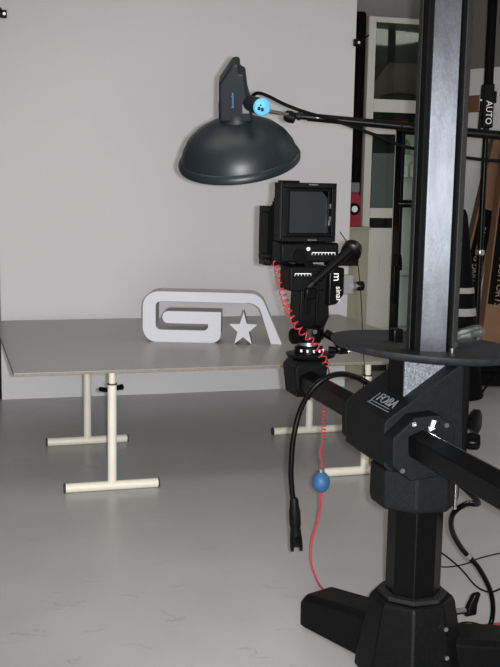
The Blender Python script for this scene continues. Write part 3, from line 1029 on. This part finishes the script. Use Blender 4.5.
# pivot bracket, blue knob
bk = PY(258, 108, DD - 0.12)
kn = PY(261.5, 107, DD - 0.29)
build('pivot', MB(LF).cyl((0.03, 0.0, 0.30), (0.118, -0.15, 0.318), 0.034, 0.040, 20), M_head, dish)
vd = (CAMP - kn).normalized()
knob = build('blue_knob', MB().lathe([(0.040, 0), (0.041, 0.012), (0.034, 0.02), (0.01, 0.022)], kn, vd + V((0.25, 0, -0.1)), 28), M_blue, dish, smooth=30)
for (dx, dz, sz) in ((-0.012, -0.006, 0.008), (0.004, -0.012, 0.007), (-0.004, 0.008, 0.004)):
    c = kn + vd * 0.0235 + V((dx, 0, dz))
    build('knob_mark', MB().sphere(c, sz, 0.003, sz * 1.3, 10, 6), M_blackgloss, knob)
build('pin', MB().cyl(PY(268, 111, DD - 0.1), PY(288, 114.5, DD - 0.02), 0.010, 0.008, 12), M_steel, dish)

# ------------------------------------------------------------------ boom with its stand (stand outside the frame)
b0 = PY(287, 115, DD)
b1 = PY(500, 135.5, DD)
bd = (b1 - b0).normalized()
bend = b0 + bd * ((1.78 - b0.x) / bd.x)
boom = thing('boom_arm', 'black horizontal boom arm carrying the flash head past the column', 'boom', V((1.70, DD + 0.055, 0)))
bm_ = build('boom_tube', MB().cyl(b0 + bd * 0.10, bend, 0.0195, 0.024, 20), M_blackgloss, boom)
build('front_tube', MB().cyl(b0 + bd * 0.0, b0 + bd * 0.32, 0.0155, None, 18), M_blackgloss, boom)
ck = build('boom_knuckle', MB().lathe([(0.014, 0), (0.026, 0.008), (0.03, 0.03), (0.026, 0.055), (0.02, 0.06)], b0 - bd * 0.015, bd + V((0, 0, -0.25)), 18), M_black, boom)
build('ring', MB().lathe([(0.017, 0), (0.021, 0.004), (0.021, 0.014), (0.017, 0.018)], b0 + bd * 0.05, bd, 18), M_rail, ck)
build('red_band', MB().lathe([(0.0165, 0), (0.0165, 0.04)], b0 + bd * 0.10, bd, 18), M_redcase, boom)
build('white_dot', MB().sphere(b0 + bd * 0.15 + V((0, -0.0165, 0.004)), 0.009, 0.006, 0.009, 12, 8), M_white, boom)
build('joint_ring', MB().lathe([(0.0215, 0), (0.0225, 0.004), (0.0225, 0.012), (0.0215, 0.016)], b0 + bd * 0.55, bd, 18), M_black, boom)
sx_ = 1.70
sz_ = (b0 + bd * ((sx_ - b0.x) / bd.x)).z
build('stand_pole', MB().cyl((sx_, DD + 0.055, 0.15), (sx_, DD + 0.055, sz_ + 0.08), 0.017, None, 18), M_blackgloss, boom)
build('boom_clamp', MB().box((sx_ - 0.04, DD - 0.035, sz_ - 0.045), (sx_ + 0.04, DD + 0.085, sz_ + 0.045)), M_blackgloss, boom, 0.008)
for k in range(3):
    a = math.radians(-60 + 120 * k + 30)
    build('stand_leg', MB().cyl((sx_, DD + 0.055, 0.55), (sx_ + 0.33 * math.cos(a), DD + 0.055 + 0.33 * math.sin(a), 0.01), 0.011, None, 12), M_blackgloss, boom)

# flash cable running along the boom
pc = spline([PY(252, 96, DD - 0.02), PY(258, 93, DD - 0.04), PY(268, 96, DD - 0.05), PY(284, 104, DD - 0.05), PY(305, 112, DD - 0.06), PY(330, 119, DD - 0.05), PY(345, 124, DD - 0.04), PY(375, 135, DD - 0.04), PY(400, 145, DD - 0.04),
             PY(425, 151, DD - 0.04), PY(468, 158, DD - 0.04), PY(505, 161, DD - 0.04), PY(545, 158, DD - 0.03), PY(580, 150, DD), V((1.69, DD + 0.03, 1.9))], 8)
single('flash_cable', MB().tube(pc, 0.0085, 10), M_blackmat, 'black flash cable sagging below the boom arm', 'cable')

# ------------------------------------------------------------------ white glazed cabinet behind
def z_at(px, py, v):
    return PV(px, py, v).z


WV = 9.2
cab = thing('glazed_cabinet', 'tall white cabinet with glass panes behind the backdrop edge', 'cabinet', G(4.15, WV + 0.3, 0))
cu0, cu1, cd = 3.81, 4.62, 0.55
ztop = 3.32
mb = MB(S)
mb.box((cu0, WV + 0.04, 0.0), (cu0 + 0.025, WV + cd, ztop)); 
build('side_panel', mb, M_cabbeige, cab, 0.002)
build('side_panel', MB(S).box((cu1 - 0.025, WV + 0.04, 0.0), (cu1, WV + cd, ztop)), M_cabbeige, cab, 0.002)
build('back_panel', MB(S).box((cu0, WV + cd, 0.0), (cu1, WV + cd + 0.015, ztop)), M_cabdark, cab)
build('top_panel', MB(S).box((cu0 + 0.026, WV + 0.04, ztop - 0.025), (cu1 - 0.026, WV + cd, ztop)), M_cabbeige, cab)
rows = [(22, 99), (112, 127), (134, 208), (218, 228)]
zs = [(z_at(380, a, WV), z_at(380, b, WV)) for a, b in rows]
bars = [(zs[0][0], ztop), (zs[1][0], zs[0][1]), (zs[2][0], zs[1][1]), (zs[3][0], zs[2][1])]
build('stile', MB(S).box((cu0, WV, 0.06), (cu0 + 0.072, WV + 0.038, ztop)), M_cabwhite, cab, 0.004)
build('stile', MB(S).box((cu1 - 0.072, WV, 0.06), (cu1, WV + 0.038, ztop)), M_cabwhite, cab, 0.004)
for (a, b) in bars:
    build('crossbar', MB(S).box((cu0 + 0.073, WV + 0.002, a), (cu1 - 0.073, WV + 0.036, b)), M_cabwhite, cab, 0.003)
for (t, b) in zs:
    build('pane', MB(S).box((cu0 + 0.073, WV + 0.016, b), (cu1 - 0.073, WV + 0.020, t)), M_glass, cab)
door = build('door_panel', MB(S).box((cu0 + 0.073, WV + 0.004, 0.06), (cu1 - 0.073, WV + 0.034, zs[3][1])), M_cabwhite, cab, 0.004)
build('door_handle', MB(S).box((4.0, WV - 0.01, 0.95), (4.02, WV + 0.004, 1.12)), M_cabwhite, door, 0.004)
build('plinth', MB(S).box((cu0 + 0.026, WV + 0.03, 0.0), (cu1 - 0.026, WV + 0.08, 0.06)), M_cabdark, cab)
for z in ((zs[0][1] + zs[1][0]) / 2, (zs[1][1] + zs[2][0]) / 2, (zs[2][1] + zs[3][0]) / 2, 1.25):
    build('shelf', MB(S).box((cu0 + 0.026, WV + 0.05, z - 0.012), (cu1 - 0.026, WV + cd, z + 0.012)), M_cabbeige, cab)
# contents
s0 = (zs[0][1] + zs[1][0]) / 2 + 0.012
s1 = (zs[1][1] + zs[2][0]) / 2 + 0.012
s2 = (zs[2][1] + zs[3][0]) / 2 + 0.012
cp = [(3.90, s0), (4.5, s0), (4.5, s0 + 0.40), (4.08, s0 + 0.40), (3.93, s0 + 0.20)]
single('storage_box', MB(S).prism(cp, fn, WV + 0.14, WV + 0.5), M_cardpale, 'large brown carton behind the top pane of the white cabinet', 'box', bevel=0.004)
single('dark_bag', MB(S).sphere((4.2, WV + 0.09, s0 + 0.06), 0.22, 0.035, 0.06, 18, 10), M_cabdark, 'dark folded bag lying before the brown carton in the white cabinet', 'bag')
single('red_case', MB(S).box((4.03, WV + 0.08, s1), (4.28, WV + 0.3, s1 + 0.09)), M_redcase, 'small red case on the narrow shelf of the white cabinet', 'case', bevel=0.008)
single('grey_pouch', MB(S).sphere((3.97, WV + 0.14, s1 + 0.05), 0.05, 0.05, 0.05, 14, 8), M_grey, 'grey pouch beside the red case in the white cabinet', 'pouch')
single('grey_binder', MB(S).box((3.93, WV + 0.10, s2), (4.18, WV + 0.4, s2 + 0.55)), M_grey, 'tall grey file box behind the long middle pane', 'file box', bevel=0.006)

# low beige cupboard and the red cable reel upon it
low = thing('low_cupboard', 'beige-grey low cupboard between backdrop edge and white cabinet', 'cupboard', G(3.5, 9.0, 0))
lz = z_at(353, 227, 8.86)
build('body', MB(S).box((3.2, 8.86, 0.0), (3.74, 9.18, lz - 0.025)), M_cabbeige, low, 0.004)
build('top', MB(S).box((3.19, 8.85, lz - 0.025), (3.75, 9.18, lz)), M_cabbeige, low, 0.004)
build('door', MB(S).box((3.22, 8.852, 0.05), (3.72, 8.862, lz - 0.04)), M_cabbeige, low, 0.002)
rcn = uv(PV(354, 209, 8.92))
reel = thing('cable_reel', 'red cable reel with black ring and white hub upon the low cupboard', 'cable reel', G(rcn.x, 8.95, lz))
rr_ = 0.145
poly = [(rcn.x + dx, lz + dz) for dx, dz in ((-0.18, 0.0), (0.055, 0.0), (0.068, 0.02), (0.068, 0.26), (0.04, 0.31), (-0.12, 0.31), (-0.18, 0.25))]
build('case', MB(S).prism(poly, fn, 8.92, 9.02), M_redcase, reel, 0.008)
build('ring', MB(S).lathe([(0.055, 0), (0.055, 0.012), (0.03, 0.014), (0.01, 0.014)], (rcn.x, 8.92, rcn.z), (0, -1, 0), 28), M_blackgloss, reel)
build('hub', MB(S).lathe([(0.03, 0.012), (0.03, 0.02), (0.01, 0.022)], (rcn.x, 8.92, rcn.z), (0, -1, 0), 8), M_wallwhite, reel)
pz = lz + 0.31
single('grey_box', MB(S).box((3.52, 8.93, pz), (3.66, 9.0, pz + 0.09)), M_grey, 'small grey box resting on top of the red cable reel', 'box', bevel=0.006)

# black-framed glass display cabinet, half hidden by the column
BVV = 8.30
bc_ = thing('glass_cabinet', 'black-framed glass cabinet half hidden behind the stand column', 'cabinet', G(4.05, BVV + 0.2, 0))
gu0, gu1 = 3.775, 3.985
zt = z_at(405, 131, BVV); zm1 = z_at(405, 197, BVV); zm0 = z_at(405, 204, BVV)
build('carcass_side', MB(S).box((gu0, BVV + 0.025, 0.05), (gu0 + 0.012, BVV + 0.13, zt)), M_blackgloss, bc_)
build('carcass_side', MB(S).box((gu1 - 0.012, BVV + 0.025, 0.05), (gu1, BVV + 0.13, zt)), M_blackgloss, bc_)
build('back', MB(S).box((gu0, BVV + 0.13, 0.05), (gu1, BVV + 0.14, zt)), M_wallwhite, bc_)
build('top', MB(S).box((gu0, BVV, zt), (gu1, BVV + 0.14, zt + 0.02)), M_blackgloss, bc_, 0.003)
build('base', MB(S).box((gu0, BVV + 0.02, 0.0), (gu1, BVV + 0.14, 0.05)), M_blackgloss, bc_, 0.003)
for (a, b) in ((zm0 + 0.005, zt), (0.05, zm1 - 0.06)):
    dr = build('door', frame_mb(gu0, gu1, a, b, 0.03, BVV, BVV + 0.024), M_blackgloss, bc_, 0.003)
    build('pane', MB(S).box((gu0 + 0.031, BVV + 0.010, a + 0.031), (gu1 - 0.031, BVV + 0.014, b - 0.031)), M_glass, dr)
build('divider', MB(S).box((gu0, BVV + 0.02, zm1 - 0.055), (gu1, BVV + 0.13, zm0)), M_cabwhite, bc_, 0.003)
for z in (0.55, 1.0, 1.85, 2.05):
    build('glass_shelf', MB(S).box((gu0 + 0.013, BVV + 0.05, z), (gu1 - 0.013, BVV + 0.12, z + 0.008)), M_glass, bc_)
hp_ = [PV(393.5, 300, BVV - 0.03), PV(393.5, 262, BVV - 0.05), PV(395, 256, BVV - 0.05), PV(400, 255, BVV - 0.05), PV(401, 270, BVV - 0.03)]
build('handle', MB().tube(spline(hp_, 5), 0.012, 10), M_blackgloss, bc_)
pbq = uv(PV(395, 303, BVV - 0.04)); ptq = uv(PV(395, 265, BVV - 0.04))
build('handle_grip', MB(S).box((pbq.x - 0.035, BVV - 0.06, pbq.z), (pbq.x + 0.025, BVV - 0.002, ptq.z)), M_blackgloss, bc_, 0.01)
for i, (u, z, h, r) in enumerate(((3.85, 1.858, 0.14, 0.03), (3.93, 1.858, 0.16, 0.035), (3.86, 2.058, 0.12, 0.03))):
    mbj = MB(S).lathe([(r, 0), (r, h * 0.7), (r * 0.45, h * 0.82), (r * 0.45, h)], (u, BVV + 0.085, z), (0, 0, 1), 16)
    single('jar', mbj, M_wallwhite if i < 2 else M_cabbeige, ['white bottle on the upper glass shelf, left of its pair', 'white bottle on the upper glass shelf, right of its pair', 'beige bottle on the topmost glass shelf'][i], 'bottle')

# ------------------------------------------------------------------ right-hand corner: floor-to-ceiling pole, cartons, cone, pinboard
AD = 9.3
pb_ = PZ(473, 390, 0)
pole = thing('floor_ceiling_pole', 'black telescopic pole standing floor to ceiling before the right wall', 'pole', pb_)
zj = z_at(488, 116, 0.0001) if False else None
ptop = V((pb_.x, pb_.y, 0))
def zpole(py):
    # height on the upright pole whose picture row is py
    lo, hi = 0.0, 4.2
    for _ in range(40):
        m_ = (lo + hi) / 2
        p = V((pb_.x, pb_.y, m_)) - CAMP
        cp_, sp2 = math.cos(PITCH), math.sin(PITCH)
        f_ = p.y * cp_ - p.z * sp2; up_ = p.y * sp2 + p.z * cp_
        yy = 333.5 - F * (-math.sin(ROLL) * p.x + math.cos(ROLL) * up_) / f_
        if yy > py: lo = m_
        else: hi = m_
    return lo


zc0, zc1 = zpole(128), zpole(84)
build('lower_tube', MB().cyl(V((pb_.x, pb_.y, 0.02)), V((pb_.x, pb_.y, zc1)), 0.026, None, 18), M_blackgloss, pole)
build('upper_tube', MB().cyl(V((pb_.x, pb_.y, zc1 - 0.02)), V((pb_.x, pb_.y, CEIL)), 0.040, None, 20), M_blackmat, pole)
build('foot', MB().lathe([(0.062, 0), (0.062, 0.012), (0.035, 0.04), (0.028, 0.05)], pb_, (0, 0, 1), 20), M_cap, pole)
lk = build('lock', MB().box(V((pb_.x - 0.048, pb_.y - 0.05, zc0)), V((pb_.x + 0.045, pb_.y + 0.05, zc1))), M_blackgloss, pole, 0.01)
build('lock_lever', MB().cyl(V((pb_.x - 0.068, pb_.y - 0.03, zc0 - 0.05)), V((pb_.x - 0.05, pb_.y - 0.03, zc1 - 0.02)), 0.013, 0.017, 12), M_black, pole)
build('lock_catch', MB().box(V((pb_.x + 0.045, pb_.y - 0.03, zc1 - 0.16)), V((pb_.x + 0.07, pb_.y + 0.03, zc1 - 0.06))), M_blackgloss, pole, 0.006)
build('pivot_screw', MB().sphere(V((pb_.x - 0.066, pb_.y - 0.045, zc1 - 0.14)), 0.012, 0.012, 0.012, 12, 8), M_steel, pole)
build('pole_letters', text_mb('AUTO', 0.075, V((pb_.x + 0.002, pb_.y - 0.052, zpole(113))), V((0, 0, -1)), V((1, 0, 0)), 0.002, True, 0.95), M_white, lk)
zcol = zpole(255)
build('tube_collar', MB().lathe([(0.034, 0), (0.038, 0.01), (0.038, 0.035), (0.034, 0.045)], V((pb_.x, pb_.y, zcol)), (0, 0, 1), 18), M_steel, pole)

# pinboard on the right wall
def wall_pt(px, py, off=0.0):
    """point on the right-hand wall plane, off metres in front of it"""
    n = V((-0.8, -0.6, 0))
    c = V((corner.x, corner.y, 0)) + n * off
    r = ray(px, py)
    return CAMP + r * ((c - CAMP).dot(n) / r.dot(n))


a = wall_pt(466, 112, 0.0); b = wall_pt(479.5, 96, 0.0)
wd_ = V((0.6, -0.8, 0)); wn = V((-0.8, -0.6, 0))
w_ = (b - a).dot(wd_)
pbn = thing('cork_board', 'small brown cork board pinned on the white right wall', 'notice board', a)
def wbox(o, w, h, d0, d1):
    return MB().loft([[o + wn * d0, o + wd_ * w + wn * d0, o + wd_ * w + V((0, 0, h)) + wn * d0, o + V((0, 0, h)) + wn * d0],
                      [o + wn * d1, o + wd_ * w + wn * d1, o + wd_ * w + V((0, 0, h)) + wn * d1, o + V((0, 0, h)) + wn * d1]])
hh_ = b.z - a.z
build('board', wbox(a, w_, hh_, 0.001, 0.015), M_cork, pbn, 0.002)
build('rim', wbox(a - wd_ * 0.008 - V((0, 0, 0.008)), w_ + 0.016, 0.012, 0.001, 0.02), M_card, pbn)
build('rim', wbox(a - wd_ * 0.008 + V((0, 0, hh_ - 0.004)), w_ + 0.016, 0.012, 0.001, 0.02), M_card, pbn)


# long cartons leaning against the wall
def carton(p_bot, p_top, wid, dep, label, txt, flip, tpos, tsize, band):
    ax_ = (p_top - p_bot).normalized()
    rt = V((0.98, 0.2, 0)); rt = (rt - ax_ * rt.dot(ax_)).normalized()
    bk_ = ax_.cross(rt) * -1
    if bk_.y < 0: bk_ = -bk_
    L = (p_top - p_bot).length
    t = thing('long_carton', label, 'carton', p_bot, 'long cartons leaning by the right wall')
    def ring(s, w0, w1, d0, d1):
        c = p_bot + ax_ * s
        return [c + rt * w0 + bk_ * d0, c + rt * w1 + bk_ * d0, c + rt * w1 + bk_ * d1, c + rt * w0 + bk_ * d1]
    build('carton_body', MB().loft([ring(0, -wid / 2, wid / 2, 0, dep), ring(L, -wid / 2, wid / 2, 0, dep)]), M_card, t, 0.004)
    s0_, s1_, w0, w1 = band
    lb = build('printed_band', MB().loft([ring(s0_ * L, w0 * wid, w1 * wid, -0.002, 0.0), ring(s1_ * L, w0 * wid, w1 * wid, -0.002, 0.0)]), M_blackmat, t)
    o_ = p_bot + ax_ * (tpos * L) + rt * ((w0 + w1) / 2 * wid) - bk_ * 0.004
    if flip:
        tm = text_mb(txt, tsize, o_, -ax_, rt, 0.002)
    else:
        tm = text_mb(txt, tsize, o_, ax_, -rt, 0.002)
    build('band_letters', tm, M_tanprint, lb)
    return t


carton(PZ(450, 378, 0.0), PY(505, 135, 10.6), 0.20, 0.14, 'brown carton with black lettered band leaning left of the tall pole', 'LIGHTING SUPPORTS', False, 0.46, 0.08, (0.20, 0.68, -0.40, 0.36))
carton(PZ(488, 381.5, 0.0), PY(518, 135, 10.25), 0.22, 0.14, 'brown carton with black lettered band leaning right of the tall pole', 'LIGHTING SUPPORTS', True, 0.47, 0.09, (0.30, 0.82, -0.44, 0.40))

# black cone with two pale bands (folded stand cover) beside the column
cq = PZ(455, 396, 0.0)
cq.y += 0.0
cone = thing('banded_cone', 'tall black cone with two pale bands beside the stand column', 'cone', cq)
def zrow(py):
    return CAM_H - (py - 184.5) / F * cq.y
cone_r = lambda z: max(0.02, 0.235 - 0.21 * (z / 1.62))
pr_ = [(0.23, 0.0), (0.24, 0.02)] + [(cone_r(z), z) for z in (0.05, 0.4, 0.8, 1.2, 1.55)] + [(0.01, 1.6)]
build('cone_body', MB().lathe(pr_, cq, (0, 0, 1), 36), M_blackmat, cone)
for (ya, yb) in ((306, 313.5), (285.5, 291)):
    z1_, z0_ = zrow(ya), zrow(yb)
    build('pale_band', MB().lathe([(cone_r(z0_) + 0.003, z0_), (cone_r(z1_) + 0.003, z1_)], cq, (0, 0, 1), 36), M_paleband, cone)

# folded light stands standing behind the tray on the right
def light_stand(px, py, label, hgt):
    p = PZ(px, py, 0)
    t = thing('light_stand', label, 'light stand', p)
    build('pole', MB().cyl(p + V((0, 0, 0.05)), p + V((0, 0, hgt)), 0.014, 0.010, 12), M_blackmat, t)
    for k in range(3):
        a = math.radians(120 * k + px)
        d = V((math.cos(a), math.sin(a), 0))
        build('leg', MB().cyl(p + V((0, 0, 0.42)), p + d * 0.24 + V((0, 0, 0.012)), 0.010, None, 10), M_blackmat, t)
    build('collar', MB().lathe([(0.02, 0.40), (0.02, 0.45)], p, (0, 0, 1), 12), M_blackgloss, t)


light_stand(508, 399, 'black light stand with spread legs at the right edge under the tray', 1.1)

# flat black case added to fill the dark area before the cartons
ca = PZ(466, 386.5, 0.0); cb = PZ(512, 388, 0.0)
cx_ = (cb - ca); cl = cx_.length; cx_.normalize(); cn = V((-cx_.y, cx_.x, 0))
ec = thing('dark_filler_case', 'low black case added to darken the floor before the leaning cartons', 'case', ca)
CT = Matrix(((cx_.x, cn.x, 0, ca.x), (cx_.y, cn.y, 0, ca.y), (0, 0, 1, 0), (0, 0, 0, 1)))
build('shell', MB(CT).box((0, 0, 0.012), (cl, 0.11, 0.13)), M_blackmat, ec, 0.012)
build('lid', MB(CT).box((0.003, 0.003, 0.133), (cl - 0.003, 0.107, 0.20)), M_blackmat, ec, 0.012)
for t_ in (0.22, 0.78):
    build('latch', MB(CT).box((cl * t_ - 0.015, -0.008, 0.10), (cl * t_ + 0.015, 0.001, 0.16)), M_rail, ec, 0.002)
for t_ in (0.08, 0.92):
    build('rubber_foot', MB(CT).box((cl * t_ - 0.015, 0.02, 0.0), (cl * t_ + 0.015, 0.09, 0.013)), M_cap, ec)

# drop the bookkeeping origins used while building
for o in bpy.data.objects:
    if '_o' in o.keys():
        del o['_o']
